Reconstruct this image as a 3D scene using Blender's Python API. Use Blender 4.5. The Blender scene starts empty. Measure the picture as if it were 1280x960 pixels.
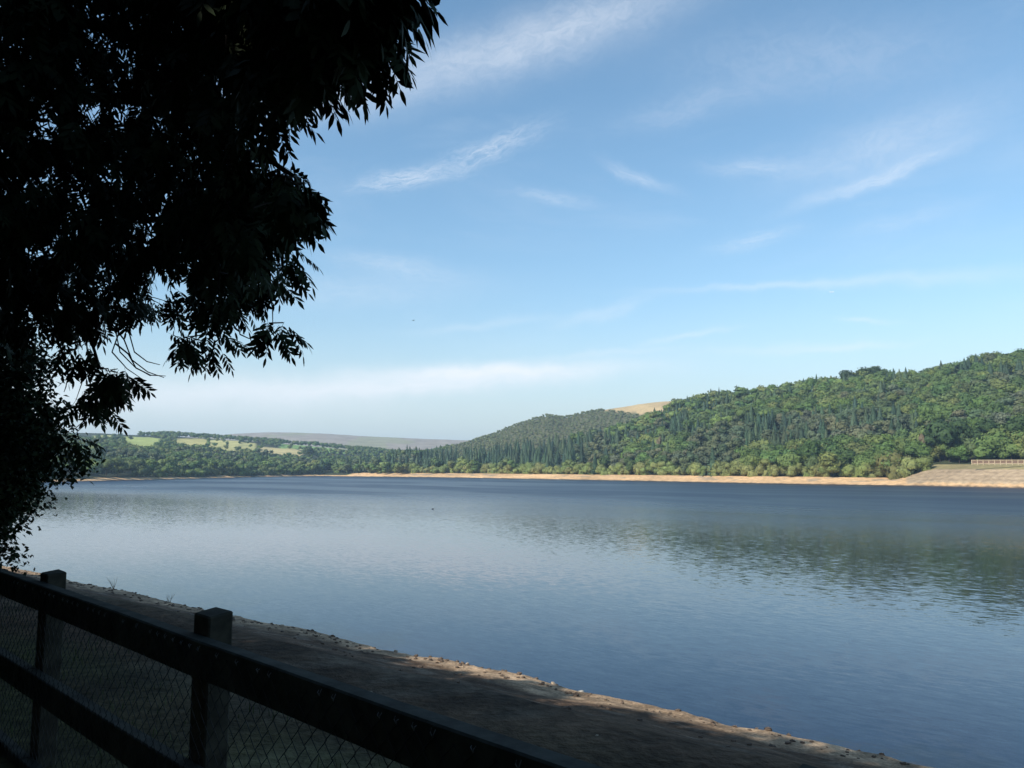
import bpy, math, random
import numpy as np
from mathutils import Vector, Matrix

R = math.radians
random.seed(7)
rng = np.random.default_rng(7)
scene = bpy.context.scene
col = scene.collection

# ------------------------------------------------------------------ camera
EYE = 10.0                       # height of the camera above the water
cam_d = bpy.data.cameras.new('camera')
cam_d.sensor_width = 36.0
cam_d.lens = 28.125
cam_d.clip_start = 0.05
cam_d.clip_end = 20000
cam = bpy.data.objects.new('camera', cam_d)
col.objects.link(cam)
cam.location = (0, 0, EYE)
cam.rotation_euler = (R(90) + math.atan(.105), 0, 0)
scene.camera = cam

# ------------------------------------------------------------------ sun, sky, exposure
SUN_EL, SUN_AZ = 38.0, -128.0     # degrees; azimuth clockwise from +Y
sd_ = bpy.data.lights.new('sun', 'SUN')
sd_.energy = 4.6
sd_.angle = R(0.55)
sd_.color = (1.0, 0.95, 0.87)
sun = bpy.data.objects.new('sun', sd_)
col.objects.link(sun)
sdir = Vector((math.sin(R(SUN_AZ)) * math.cos(R(SUN_EL)), math.cos(R(SUN_AZ)) * math.cos(R(SUN_EL)), math.sin(R(SUN_EL))))
sun.rotation_euler = (-sdir).to_track_quat('-Z', 'Y').to_euler()
sun.location = sdir * 200

scene.view_settings.view_transform = 'Standard'
scene.view_settings.look = 'None'
scene.view_settings.exposure = 0.4
scene.view_settings.gamma = 1.0
scene.view_settings.use_curve_mapping = False
scene.cycles.max_bounces = 4
scene.cycles.diffuse_bounces = 2
scene.cycles.glossy_bounces = 2
scene.cycles.volume_bounces = 0
scene.cycles.caustics_reflective = False
scene.cycles.caustics_refractive = False

world = bpy.data.worlds.new('World')
scene.world = world
world.use_nodes = True
WT = world.node_tree
WT.nodes.clear()


class NT:
    """small helper to wire shader nodes"""
    def __init__(s, tree): s.t = tree
    def n(s, kind, **kw):
        nd = s.t.nodes.new(kind)
        for k, v in kw.items(): setattr(nd, k, v)
        return nd
    def put(s, sock, v):
        if isinstance(v, bpy.types.NodeSocket): s.t.links.new(v, sock)
        elif v is not None: sock.default_value = v
    def m(s, op, a, b=None, c=None, clamp=False):
        nd = s.n('ShaderNodeMath', operation=op, use_clamp=clamp)
        s.put(nd.inputs[0], a); s.put(nd.inputs[1], b); s.put(nd.inputs[2], c)
        return nd.outputs[0]
    def v(s, op, a, b=None):
        nd = s.n('ShaderNodeVectorMath', operation=op)
        s.put(nd.inputs[0], a); s.put(nd.inputs[1], b)
        return nd.outputs[0]
    def mix(s, f, a, b, blend='MIX'):
        nd = s.n('ShaderNodeMix', data_type='RGBA', blend_type=blend)
        s.put(nd.inputs[0], f); s.put(nd.inputs[6], a); s.put(nd.inputs[7], b)
        return nd.outputs[2]
    def noise(s, vec, scale, detail=3, rough=.5, out=0, dist=0):
        nd = s.n('ShaderNodeTexNoise')
        s.put(nd.inputs['Vector'], vec); nd.inputs['Scale'].default_value = scale
        nd.inputs['Detail'].default_value = detail; nd.inputs['Roughness'].default_value = rough
        nd.inputs['Distortion'].default_value = dist
        return nd.outputs[out]
    def ramp(s, f, a, b, lo=0.0, hi=1.0):
        nd = s.n('ShaderNodeMapRange', interpolation_type='SMOOTHSTEP')
        s.put(nd.inputs[0], f)
        for i, x in enumerate((a, b, lo, hi)): nd.inputs[i + 1].default_value = x
        return nd.outputs[0]
    def xyz(s, vec):
        nd = s.n('ShaderNodeSeparateXYZ'); s.put(nd.inputs[0], vec); return nd.outputs
    def comb(s, x, y, z):
        nd = s.n('ShaderNodeCombineXYZ')
        for i, q in enumerate((x, y, z)): s.put(nd.inputs[i], q)
        return nd.outputs[0]


w = NT(WT)
sky = w.n('ShaderNodeTexSky', sky_type='NISHITA')
sky.sun_disc = False
sky.sun_elevation = R(SUN_EL)
sky.sun_rotation = R(SUN_AZ % 360)
sky.air_density = 1.0
sky.dust_density = 0.4
sky.ozone_density = 0.6
tc = w.n('ShaderNodeTexCoord')
d_ = w.xyz(tc.outputs['Generated'])
az = w.m('DEGREES', w.m('ARCTAN2', d_[0], d_[1]))
el = w.m('DEGREES', w.m('ARCSINE', d_[2]))
# cirrus: centre azimuth, elevation, half length, half width (degrees), tilt, strength, streakiness
WISPS = [(1.8, 29.2, 13.0, 1.7, 13.1, .55, .45), (-8.0, 20.1, 3.4, .62, 9.7, .62, 1.0), (-1.5, 22.4, 3.9, .75, 20.0, .50, 1.0),
         (-9.4, 5.7, 13.0, .72, 3.4, .95, .30), (-2.0, 6.85, 9.0, .62, 1.9, 1.2, .30), (-22, 4.6, 15.0, 1.6, 1.0, .65, .2),
         (25.3, 18.6, 4.8, .45, 13.5, .50, .6), (26.0, 20.6, 6.5, 1.7, 9.5, .33, .5), (18.4, 12.34, 6.8, .24, -1.1, .35, .4),
         (28.1, 12.05, 6.5, .55, -2.6, .26, .4), (9.3, 20.2, 2.3, .40, -26, .35, .7), (6.6, 11.1, 3.6, .45, 15.2, .30, .7),
         (17.4, 20.2, 3.2, .55, -6, .30, .8), (17.3, 15.5, 2.6, .45, 9, .30, .8), (19, 8.1, 6.0, .30, .5, .30, .7),
         (22, 26.3, 9.0, 2.2, -6, .20, .6), (-12, 12.4, 9, 1.1, 2, .22, .5), (-14, 25.0, 8, 1.4, 9, .40, .5),
         (7, 8.2, 5, .25, 3, .3, .5), (3, 19.0, 3.4, .5, -8, .28, .8), (24.2, 9.6, 1.6, .16, -6, .4, .6), (22.6, 7.9, 3.0, .2, 2, .4, .6), (-8.5, 14.2, 4.5, .7, -6, .3, .7),
         (-2, 10.2, 5, .3, 6, .25, .6), (12.5, 9.2, 3.0, .2, 8, .35, .5), (27, 15.8, 4, .6, 6, .2, .7), (13, 24.5, 5, .9, 8, .2, .7)]
azel = w.comb(az, el, 0)
warp = w.v('SUBTRACT', w.noise(azel, .35, 4, .6, out=1), (.5, .5, .5))
wa = w.xyz(w.v('ADD', azel, w.v('MULTIPLY', warp, (2.2, 1.3, 0))))
cloud = None
for (a0, e0, L, W, ang, st, sk) in WISPS:
    c, s = math.cos(R(ang)), math.sin(R(ang))
    da, de = w.m('SUBTRACT', wa[0], a0), w.m('SUBTRACT', wa[1], e0)
    la = w.m('ADD', w.m('MULTIPLY', da, c / L), w.m('MULTIPLY', de, s / L))
    lb = w.m('ADD', w.m('MULTIPLY', da, -s / W), w.m('MULTIPLY', de, c / W))
    g = w.m('EXPONENT', w.m('MULTIPLY', w.m('ADD', w.m('MULTIPLY', la, la), w.m('MULTIPLY', lb, lb)), -1.0))
    nz = w.noise(w.comb(w.m('MULTIPLY', la, L * .42 + .5), w.m('MULTIPLY', lb, 1.7), a0), 1.5, 8, .66, dist=.9)
    k = w.ramp(nz, .5 - .28, .5 + .22, 1 - sk, 1.0)
    t = w.m('MULTIPLY', w.m('MULTIPLY', g, k), st * .8)
    cloud = t if cloud is None else w.m('SUBTRACT', w.m('ADD', cloud, t), w.m('MULTIPLY', cloud, t))
# thin veil all round the sky, thicker towards the horizon
veil = w.ramp(w.noise(w.v('MULTIPLY', azel, (.05, .16, 1)), 1.0, 6, .6, dist=.5), .45, .8, 0, .12)
low = w.ramp(el, 0, 13, .55, 0)
cloud = w.m('MAXIMUM', cloud, veil)
damp = w.m('MULTIPLY', w.m('SUBTRACT', 1.0, w.m('MULTIPLY', w.m('EXPONENT', w.m('DIVIDE', w.m('MAXIMUM', el, 0.0), -6.5)), .60)), 1.12)
hs = w.n('ShaderNodeHueSaturation'); hs.inputs['Hue'].default_value = .49; hs.inputs['Saturation'].default_value = 1.13
WT.links.new(sky.outputs[0], hs.inputs['Color'])
skyc = w.mix(1.0, hs.outputs[0], w.comb(damp, damp, damp), 'MULTIPLY')
bgc = w.mix(cloud, w.mix(low, skyc, (4.5, 5.3, 5.8, 1)), (6.1, 6.3, 6.6, 1))
bg = w.n('ShaderNodeBackground')
bg.inputs['Strength'].default_value = 0.13
WT.links.new(bgc, bg.inputs['Color'])
world.cycles.sampling_method = 'MANUAL'
world.cycles.sample_map_resolution = 512
wo = w.n('ShaderNodeOutputWorld')
WT.links.new(bg.outputs[0], wo.inputs['Surface'])


# ------------------------------------------------------------------ object helpers
def tag(o, label=None, cat=None, group=None, kind=None):
    if label: o['label'] = label
    if cat: o['category'] = cat
    if group: o['group'] = group
    if kind: o['kind'] = kind
    return o


def link(name, data, parent=None, m=None):
    o = bpy.data.objects.new(name, data)
    col.objects.link(o)
    if m is not None and data is not None and len(data.materials) == 0: data.materials.append(m)
    if parent is not None: o.parent = parent
    return o


def empty(name, loc, rz=0):
    o = link(name, None)
    o.location = loc
    o.rotation_euler = (0, 0, rz)
    o.empty_display_size = .2
    return o


def mesh_np(name, V, F, cols=None, m=None, smooth=False):
    """V (N,3), F (M,k) numpy -> mesh"""
    V = np.asarray(V, np.float32).reshape(-1, 3)
    F = np.asarray(F, np.int32)
    me = bpy.data.meshes.new(name)
    k = F.shape[1]
    me.vertices.add(len(V)); me.vertices.foreach_set('co', V.ravel())
    me.loops.add(F.size); me.loops.foreach_set('vertex_index', F.ravel())
    me.polygons.add(len(F)); me.polygons.foreach_set('loop_start', np.arange(0, F.size, k, dtype=np.int32))
    me.polygons.foreach_set('loop_total', np.full(len(F), k, np.int32))
    if smooth: me.polygons.foreach_set('use_smooth', np.ones(len(F), bool))
    me.update(calc_edges=True)
    if cols is not None:
        at = me.color_attributes.new('tint', 'FLOAT_COLOR', 'POINT')
        c4 = np.ones((len(V), 4), np.float32); c4[:, :3] = cols
        at.data.foreach_set('color', c4.ravel())
    me.validate()
    if m is not None: me.materials.append(m)
    return me


def _hash(ix, iy, seed):
    h = (ix.astype(np.int64) * 374761393 + iy.astype(np.int64) * 668265263 + seed * 1274126177) & 0xFFFFFFFF
    h = ((h ^ (h >> 13)) * 1274126177) & 0xFFFFFFFF
    return ((h ^ (h >> 16)) & 0xFFFF) / 65535.0


def vnoise(x, y, seed=0):
    x = np.asarray(x, float); y = np.asarray(y, float)
    ix, iy = np.floor(x), np.floor(y)
    fx, fy = x - ix, y - iy
    fx = fx * fx * (3 - 2 * fx); fy = fy * fy * (3 - 2 * fy)
    a = _hash(ix, iy, seed); b = _hash(ix + 1, iy, seed); c = _hash(ix, iy + 1, seed); d = _hash(ix + 1, iy + 1, seed)
    return (a * (1 - fx) + b * fx) * (1 - fy) + (c * (1 - fx) + d * fx) * fy


def fbm(x, y, seed=0, o=4):
    v, a, t = 0, .5, 0
    for i in range(o):
        v = v + a * vnoise(x * 2 ** i, y * 2 ** i, seed + i); t += a; a *= .5
    return v / t


# ------------------------------------------------------------------ materials
def mat(name, build):
    m = bpy.data.materials.new(name)
    m.use_nodes = True
    t = m.node_tree
    b = t.nodes['Principled BSDF']
    build(NT(t), b, t.nodes['Material Output'])
    return m


def attr_col(k):
    a = k.n('ShaderNodeAttribute'); a.attribute_name = 'tint'; return a.outputs['Color']


def m_ground(k, b, o):
    tcx = k.n('ShaderNodeTexCoord'); P = tcx.outputs['Object']
    c = attr_col(k)
    f1 = k.noise(P, .35, 5, .6); f2 = k.noise(P, .02, 4, .6)
    v = k.m('MULTIPLY', k.ramp(f1, .25, .75, .75, 1.25), k.ramp(f2, .25, .75, .8, 1.2))
    k.put(b.inputs['Base Color'], k.mix(1.0, c, k.comb(v, v, v), 'MULTIPLY'))
    b.inputs['Roughness'].default_value = .95
    b.inputs['Specular IOR Level'].default_value = .15


def m_bank(k, b, o):
    tcx = k.n('ShaderNodeTexCoord'); P = tcx.outputs['Object']
    c = attr_col(k)
    f1 = k.noise(P, 1.3, 7, .65); f2 = k.noise(P, 9.0, 4, .6); f3 = k.noise(P, .25, 3, .6)
    v = k.m('MULTIPLY', k.ramp(f1, .3, .7, .55, 1.35), k.m('MULTIPLY', k.ramp(f2, .3, .7, .7, 1.25), k.ramp(f3, .3, .7, .75, 1.2)))
    k.put(b.inputs['Base Color'], k.mix(1.0, c, k.comb(v, v, v), 'MULTIPLY'))
    b.inputs['Roughness'].default_value = .95
    b.inputs['Specular IOR Level'].default_value = .15
    bp = k.n('ShaderNodeBump'); bp.inputs['Strength'].default_value = .8; bp.inputs['Distance'].default_value = .12
    k.put(bp.inputs['Height'], k.m('ADD', f1, k.m('MULTIPLY', f2, .5))); k.put(b.inputs['Normal'], bp.outputs[0])


SHN = Vector((.642, .767, 0)).normalized()       # from the dam bank out over the water


def m_water(k, b, o):
    geo = k.n('ShaderNodeNewGeometry'); P = geo.outputs['Position']
    p = k.xyz(P)
    n_, dd = SHN, Vector((-SHN.y, SHN.x, 0))
    qn = k.m('ADD', k.m('MULTIPLY', p[0], n_.x), k.m('MULTIPLY', p[1], n_.y))       # across the waves
    qd = k.m('ADD', k.m('MULTIPLY', p[0], dd.x), k.m('MULTIPLY', p[1], dd.y))       # along the crests
    wv = k.comb(qn, k.m('MULTIPLY', qd, .28), 0)
    a = k.v('SUBTRACT', k.noise(wv, 3.4, 3, .6, out=1, dist=.3), (.5, .5, .5))
    bb = k.v('SUBTRACT', k.noise(wv, 1.1, 2, .5, out=1, dist=.3), (.5, .5, .5))
    cc = k.v('SUBTRACT', k.noise(P, 7.0, 2, .5, out=1), (.5, .5, .5))
    sl = k.v('ADD', k.v('ADD', k.v('MULTIPLY', a, (1.0, .35, 0)), k.v('MULTIPLY', bb, (.35, .12, 0))), k.v('MULTIPLY', cc, (.35, .35, 0)))
    s_ = k.xyz(sl)
    # wind: ripples grow over the open water; the lee of the far right slope and cat's-paws stay smoother
    wind = k.m('MULTIPLY', k.ramp(qn, 35, 95, .14, .28), k.ramp(qn, 100, 260, 1.0, .5))
    paw = k.ramp(k.noise(k.comb(k.m('MULTIPLY', qn, .012), k.m('MULTIPLY', qd, .004), 0), 1.0, 4, .6, dist=.6), .35, .65, .7, 1.25)
    amp = k.m('MULTIPLY', k.m('MULTIPLY', wind, paw), .58)
    nx = k.m('MULTIPLY', amp, k.m('ADD', k.m('MULTIPLY', s_[0], n_.x), k.m('MULTIPLY', s_[1], dd.x)))
    ny = k.m('MULTIPLY', amp, k.m('ADD', k.m('MULTIPLY', s_[0], n_.y), k.m('MULTIPLY', s_[1], dd.y)))
    k.put(b.inputs['Normal'], k.v('NORMALIZE', k.comb(nx, ny, 1.0)))
    b.inputs['Base Color'].default_value = (.000, .004, .022, 1)
    k.put(b.inputs['Roughness'], k.m('MULTIPLY', k.ramp(qn, 70, 240, .05, .35), k.ramp(paw, .7, 1.25, .82, 1.12)))
    b.inputs['IOR'].default_value = 1.333


def foliage(name, source, lo=.78, hi=1.22, scale=.22):
    def f(k, b, o):
        if source == 'object': c = k.n('ShaderNodeObjectInfo').outputs['Color']
        elif source == 'attr': c = attr_col(k)
        else: c = source + (1,)
        tcx = k.n('ShaderNodeNewGeometry')
        nz = k.noise(tcx.outputs['Position'], scale, 3, .6)
        v = k.ramp(nz, .3, .7, lo, hi)
        k.put(b.inputs['Base Color'], k.mix(1.0, c, k.comb(v, v, v), 'MULTIPLY'))
        b.inputs['Roughness'].default_value = .7
        b.inputs['Specular IOR Level'].default_value = .15
    return mat(name, f)


def plain(name, c, rough=.85, nscale=4.0, lo=.7, hi=1.25, bump=.0, stretch=(1, 1, 1), metal=0):
    def f(k, b, o):
        P = k.v('MULTIPLY', k.n('ShaderNodeTexCoord').outputs['Object'], stretch)
        f1 = k.noise(P, nscale, 6, .65)
        v = k.ramp(f1, .28, .72, lo, hi)
        k.put(b.inputs['Base Color'], k.mix(1.0, c + (1,), k.comb(v, v, v), 'MULTIPLY'))
        b.inputs['Roughness'].default_value = rough
        b.inputs['Metallic'].default_value = metal
        b.inputs['Specular IOR Level'].default_value = .2
        if bump:
            bp = k.n('ShaderNodeBump'); bp.inputs['Strength'].default_value = .7; bp.inputs['Distance'].default_value = bump
            k.put(bp.inputs['Height'], f1); k.put(b.inputs['Normal'], bp.outputs[0])
    return mat(name, f)


M = {}
M['ground'] = mat('ground_cover', m_ground)
M['bank'] = mat('bank_earth', m_bank)
M['water'] = mat('lake_water', m_water)
M['tree_one'] = foliage('tree_foliage', 'object')
M['tree_mass'] = foliage('woodland_foliage', 'attr')
M['bark'] = plain('bark', (.06, .045, .033), nscale=3, bump=.03, stretch=(1, 1, .25))
M['pale_bark'] = plain('dead_wood', (.34, .27, .19), nscale=3)
M['ash_bark'] = plain('ash_bark', (.028, .022, .018), nscale=3, bump=.02, stretch=(1, 1, .25))
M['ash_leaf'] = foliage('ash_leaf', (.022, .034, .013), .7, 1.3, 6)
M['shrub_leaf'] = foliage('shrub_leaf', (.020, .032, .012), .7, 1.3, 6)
M['fence_wood'] = plain('weathered_fence_wood', (.050, .046, .034), nscale=9, lo=.55, hi=1.4, bump=.004, stretch=(1, 1, 1))
M['rail_wood'] = plain('weathered_rail_wood', (.036, .038, .032), nscale=9, lo=.5, hi=1.5, bump=.004)
M['wire'] = plain('galvanised_wire', (.03, .03, .03), rough=.6, metal=.0, nscale=30)
M['knot'] = plain('bright_wire_end', (.22, .23, .24), rough=.5, metal=.2, nscale=30)
M['stone'] = plain('tan_stone', (.36, .28, .20), nscale=6, bump=.02)
M['dark_stone'] = plain('brown_stone', (.13, .095, .07), nscale=6, bump=.02)
M['pale_stone'] = plain('pale_stone', (.36, .33, .28), nscale=5, bump=.02)
M['grass'] = foliage('bank_grass', (.060, .085, .028), .6, 1.4, 3)
M['dry_weed'] = plain('dry_weed', (.16, .12, .07))
M['far_wood'] = plain('pale_fence_timber', (.50, .40, .26), nscale=1.5)
M['far_board'] = plain('brown_fence_board', (.20, .13, .09), nscale=1.5)
M['plumage'] = plain('dark_plumage', (.02, .02, .022))
M['airframe'] = plain('white_airframe', (.8, .8, .8), rough=.4, nscale=.1, lo=.95, hi=1.0)


# ------------------------------------------------------------------ the land
# lake outline (metres, x to the right, y away from the camera)
NEAR_Q = 30.3
LAKE = np.array([(145, -82), (13.7, 28), (5.5, 35.7), (-12.8, 50.4), (-33.5, 66.7), (-52.3, 83.2), (-160, 174), (-300, 290), (-348, 430), (-333, 596),
                 (-314, 698), (-303, 779), (-284, 920), (-262, 985), (-241, 1012), (-192, 964), (-87, 880), (0, 779), (101, 633), (145, 563),
                 (181, 507), (229, 458), (257, 405), (285, 310), (300, 100), (230, -60)], float)


def lake_sd(x, y):
    """signed distance to the waterline, positive on land"""
    x = np.asarray(x, float); y = np.asarray(y, float)
    best = np.full(x.shape, 1e9); inside = np.zeros(x.shape, bool)
    n = len(LAKE)
    for i in range(n):
        ax, ay = LAKE[i]; bx, by = LAKE[(i + 1) % n]
        ex, ey = bx - ax, by - ay
        t = np.clip(((x - ax) * ex + (y - ay) * ey) / (ex * ex + ey * ey), 0, 1)
        best = np.minimum(best, np.hypot(x - ax - t * ex, y - ay - t * ey))
        if ay != by:
            cr = ((ay > y) != (by > y)) & (x < (bx - ax) * (y - ay) / (by - ay) + ax)
            inside ^= cr
    return np.where(inside, -best, best)


# bearing u = x / y of the far features, with the depth of the shore and the ground height of each ridge
U = lambda *px: (np.array(px) - 640.0) / 1000.0
FU = U(440, 470, 500, 560, 600, 660, 700, 760, 800, 830, 860, 960, 1060, 1150, 1240, 1280, 1400, 2400)
FD = np.array([964, 935, 915, 862, 820, 760, 722, 668, 633, 608, 585, 530, 482, 455, 420, 405, 370, 200.])
FW = np.array([60, 100, 130, 150, 180, 220, 250, 290, 300, 320, 320, 320, 320, 310, 320, 320, 320, 320.])
FZ = np.array([1, 7, 21, 17, 19, 27, 33, 43, 54, 65, 75, 84, 91, 92, 102, 103, 104, 104.])
BU = U(440, 480, 520, 560, 590, 620, 650, 685, 705, 760, 800, 830, 1280, 2400)
BZ = np.array([0, 12, 30, 45, 59, 74, 93, 108, 104, 121, 131, 135, 140, 140.])
LU = U(-1600, -300, -100, 80, 190, 250, 330, 400, 440, 520, 600, 700)
LD = np.array([150, 350, 470, 596, 698, 779, 925, 1015, 1010, 1010, 1010, 1010.])
LZU = U(-300, 0, 100, 200, 300, 400, 460, 520, 600, 700)
LZ = np.array([94, 90, 85, 78, 69, 55, 45, 34, 30, 30.])
MU = U(-1600, 200, 250, 300, 340, 400, 450, 520, 600, 700, 2400)
MZ = np.array([140, 146, 152, 163, 169, 165, 152, 141, 131, 122, 122.])


def smooth(t):
    t = np.clip(t, 0, 1); return t * t * (3 - 2 * t)


def bank_z(q):
    """the near bank, q metres out from the camera towards the water"""
    t = np.clip((q - 5.0) / (NEAR_Q - .6 - 5.0), 0, 1)
    z = .32 + 7.93 * (1 - t) ** 1.32
    return np.where(q > NEAR_Q - .6, .32 - (q - NEAR_Q + .6) * .62, z)


def land(x, y):
    x = np.asarray(x, float); y = np.asarray(y, float)
    sd = lake_sd(x, y)
    q = x * SHN.x + y * SHN.y
    yy = np.maximum(y, 1.0)
    u = x / yy
    front = (y > 100)
    emb = smooth((u - .47) / .06) * front            # stone-faced slope at the right end
    shore = np.minimum(.19 * sd, 4.2 + .02 * np.maximum(sd - 22, 0))
    shore_e = np.minimum(.42 * sd, 9.2 + .15 * np.clip(sd - 22, 0, 20))
    base = shore * (1 - emb) + shore_e * emb
    fd = np.interp(u, FU, FD); fw = np.interp(u, FU, FW); fz = np.interp(u, FU, FZ)
    t = np.clip((y - fd - 18) / fw, 0, None)
    F = np.where(t < 1, fz * (t * .85 + .15 * smooth(t)), fz + (t - 1) * fw * .02)
    F = np.where(u > -.2, F, 0)
    F = np.where(emb > 0, np.where(y < fd + 55, np.minimum(F, 12.2), F), F)
    bz = np.interp(u, BU, BZ)
    B = bz * np.clip((y - 1050) / 450, 0, 1) ** .9 + np.clip(y - 1500, 0, 800) * .004
    ld = np.interp(u, LU, LD); lz = np.interp(u, LZU, LZ)
    L = lz * np.clip((y - ld - 15) / (1700 - ld), 0, 1)
    mz = np.interp(u, MU, MZ)
    Mo = mz * smooth((y - 1900) / 1750) * .999
    h = np.maximum(np.maximum(F, B), np.maximum(L, Mo))
    h = np.where(front, h, 0)
    h = h + np.where(h > 8, (fbm(x / 60, y / 60, 3) - .5) * np.clip(h * .06, 0, 5), 0)
    z = np.maximum(base, h)
    z = np.where(sd < 0, np.maximum(sd * .25, -4.0), z)
    near = (q < NEAR_Q + .8) & (y < 320) & (x < 160)
    z = np.where(near, bank_z(q) - .35, z)
    return z, sd, u, q


# ground: one radial sheet out to the horizon
ang = np.radians(np.concatenate([np.arange(-180, -44, 4.0), np.arange(-44, 44, .22), np.arange(44, 180.1, 4.0)]))
rad = np.concatenate([[0.0], 1.021 ** np.arange(0, 284), np.geomspace(366, 1060, 190), np.geomspace(1075, 5200, 85)])
A, Rr = np.meshgrid(ang, rad)
gx, gy = Rr * np.sin(A), Rr * np.cos(A)
gz, gsd, gu, gq = land(gx, gy)
near_m = (gq < NEAR_Q + .8) & (gy < 320) & (gx < 160)
FIELDS = [(156, 202, 1060, 1600, (.30, .34, .10)), (220, 262, 1230, 1680, (.40, .36, .13)), (264, 300, 1180, 1690, (.42, .39, .15)), (302, 322, 1300, 1640, (.38, .36, .14)),
          (326, 380, 1270, 1560, (.42, .35, .16)), (350, 436, 1565, 1730, (.20, .32, .09)), (368, 404, 1150, 1330, (.33, .33, .11)), (118, 142, 1440, 1640, (.33, .34, .12))]


def field_at(x, y):
    """index of the field at a point, -1 where there is none"""
    x = np.asarray(x, float); y = np.asarray(y, float)
    p = 640 + 1000 * x / np.maximum(y, 1) + (fbm(x / 40, y / 90, 51) - .5) * 16
    yv = y + (fbm(x / 35, y / 60, 52) - .5) * 130
    out = np.full(x.shape, -1)
    for i, (a, b, y0, y1, c) in enumerate(FIELDS):
        out = np.where((p > a) & (p < b) & (yv > y0) & (yv < y1), i, out)
    return out


C = np.empty(gx.shape + (3,)); C[:] = (.042, .050, .024)
nz1 = fbm(gx / 30, gy / 30, 11)[..., None]
C = np.where((gy > 2000)[..., None], np.array((.27, .225, .17)) + (nz1 - .5) * .10, C)
C = np.where(((gy > 2000) & (fbm(gx / 260, gy / 700, 31) > .55))[..., None], np.array((.25, .235, .135)), C)
ridge_m = (gy > 1040) & (gy < 1900) & (gu > -.14)
C = np.where(ridge_m[..., None], np.array((.105, .105, .052)) * (.8 + .4 * nz1), C)
gfield = field_at(gx, gy)
for fi, (a, b, y0, y1, c) in enumerate(FIELDS):
    ins = gfield == fi
    stripe = np.where(((gy * .9 + gx * .25) % 60) < 14, .7, 1.0)[..., None] if c[1] < .33 and c[0] < .25 else 1.0
    C = np.where(ins[..., None], np.array(c) * (.85 + .3 * nz1) * stripe, C)
tan_m = (gu > .112) & (gu < .21) & (gy > 1500 - (gu - .112) / .08 * 170) & (gy < 1750)
C = np.where(tan_m[..., None], np.array((.42, .31, .16)) * (.8 + .4 * nz1), C)
far = gy > 100
beach = far & (gsd < np.where((gu < -.2) & (gx < -200), 7, 26) + 14 * (fbm(gx / 25, gy / 25, 5) - .5))
embm = far & (gu > .49)
sand = np.array((.52, .335, .175)) * (.72 + .36 * nz1 + .28 * vnoise(gsd / 2.6, (gx - gy) / 30, 77)[..., None])
sand = np.where(((vnoise(gsd / 5, (gx - gy) / 14, 78) > .72) & (gsd > 8))[..., None], np.array((.34, .25, .16)), sand)
C = np.where(beach[..., None], sand, C)
C = np.where((embm & (gsd > 4.5) & (gsd < 23))[..., None], np.array((.35, .26, .165)) * (.8 + .3 * nz1 + .12 * np.sin(gsd * 1.3)[..., None]), C)
C = np.where((embm & (gsd >= 23) & (gsd < 44))[..., None], np.array((.28, .23, .11)) * (.7 + .6 * nz1), C)
C = np.where((far & (gsd < 1.4))[..., None], np.array((.20, .14, .085)), C)
C = np.where((gsd < -.3)[..., None], np.array((.12, .09, .06)), C)
left_green = far & (gu < -.2) & (gu > -.34) & (gsd > 9)
C = np.where((left_green & beach)[..., None], np.array((.26, .30, .10)), C)
C = np.where(near_m[..., None], np.array((.07, .055, .04)), C)
nr, na = gx.shape
idx = np.arange(nr * na).reshape(nr, na)
Fq = np.stack([idx[:-1, :-1], idx[1:, :-1], idx[1:, 1:], idx[:-1, 1:]], -1).reshape(-1, 4)[:, ::-1]
ground = link('ground', mesh_np('ground', np.stack([gx, gy, gz], -1), Fq, C.reshape(-1, 3), M['ground'], True))
tag(ground, kind='structure')

# water
wm = bpy.data.meshes.new('water')
wm.from_pydata([(-700, -260, 0), (500, -260, 0), (500, 1150, 0), (-700, 1150, 0)], [], [(0, 1, 2, 3)])
water = tag(link('water', wm, None, M['water']), kind='structure')

# near bank: earth slope from the fence to the waterline
SHD = np.array([-SHN.y, SHN.x])
SN = np.array([SHN.x, SHN.y])
qs = np.concatenate([np.arange(-12, 4, .4), np.arange(4, 26, .3), np.arange(26, NEAR_Q + 1.2, .12)])
ts = np.concatenate([np.arange(-60, -20, 1.0), np.arange(-20, 60, .28), np.arange(60, 150, .8)])
Q, T = np.meshgrid(qs, ts, indexing='ij')
bx_, by_ = Q * SN[0] + T * SHD[0], Q * SN[1] + T * SHD[1]


def bank_height(q, t):
    wob = (fbm(t / 3.0, q * 0 + 3, 21) - .5) * .5 + (vnoise(t / .7, q * 0, 22) - .5) * .22
    k = smooth((q - 22) / 6)
    z = bank_z(q - wob * k)
    z = z + (fbm(q / 2.2, t / 3.5, 8) - .5) * .34 * smooth((q - 4) / 4) + (fbm(q / .5, t / .8, 9) - .5) * .10 * smooth((q - 3) / 3)
    return z


bz_ = bank_height(Q, T)
n1 = fbm(Q / 1.3, T / 5.5, 14)[..., None]
n2 = fbm(Q / .6, T / 1.4, 15)[..., None]
low_t = smooth((Q + (n1[..., 0] - .5) * 3 - 26.8) / 2.2)[..., None]
earth = np.array((.098, .062, .038)) * (.55 + .9 * n1)
earth = np.where(n2 > .62, np.array((.135, .100, .070)), earth)
silt = np.array((.36, .25, .155)) * (.72 + .56 * n2)
BC = earth * (1 - low_t) + silt * low_t
turf = smooth((4.4 - Q + (n1[..., 0] - .5) * 4) / 2)[..., None]
BC = BC * (1 - turf) + (np.array((.058, .066, .022)) * (.6 + .8 * n2)) * turf
BC = np.where((Q > NEAR_Q - .25)[..., None], np.array((.16, .11, .075)), BC)
nq, nt = Q.shape
idx = np.arange(nq * nt).reshape(nq, nt)
Fb = np.stack([idx[:-1, :-1], idx[:-1, 1:], idx[1:, 1:], idx[1:, :-1]], -1).reshape(-1, 4)[:, ::-1]
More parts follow.
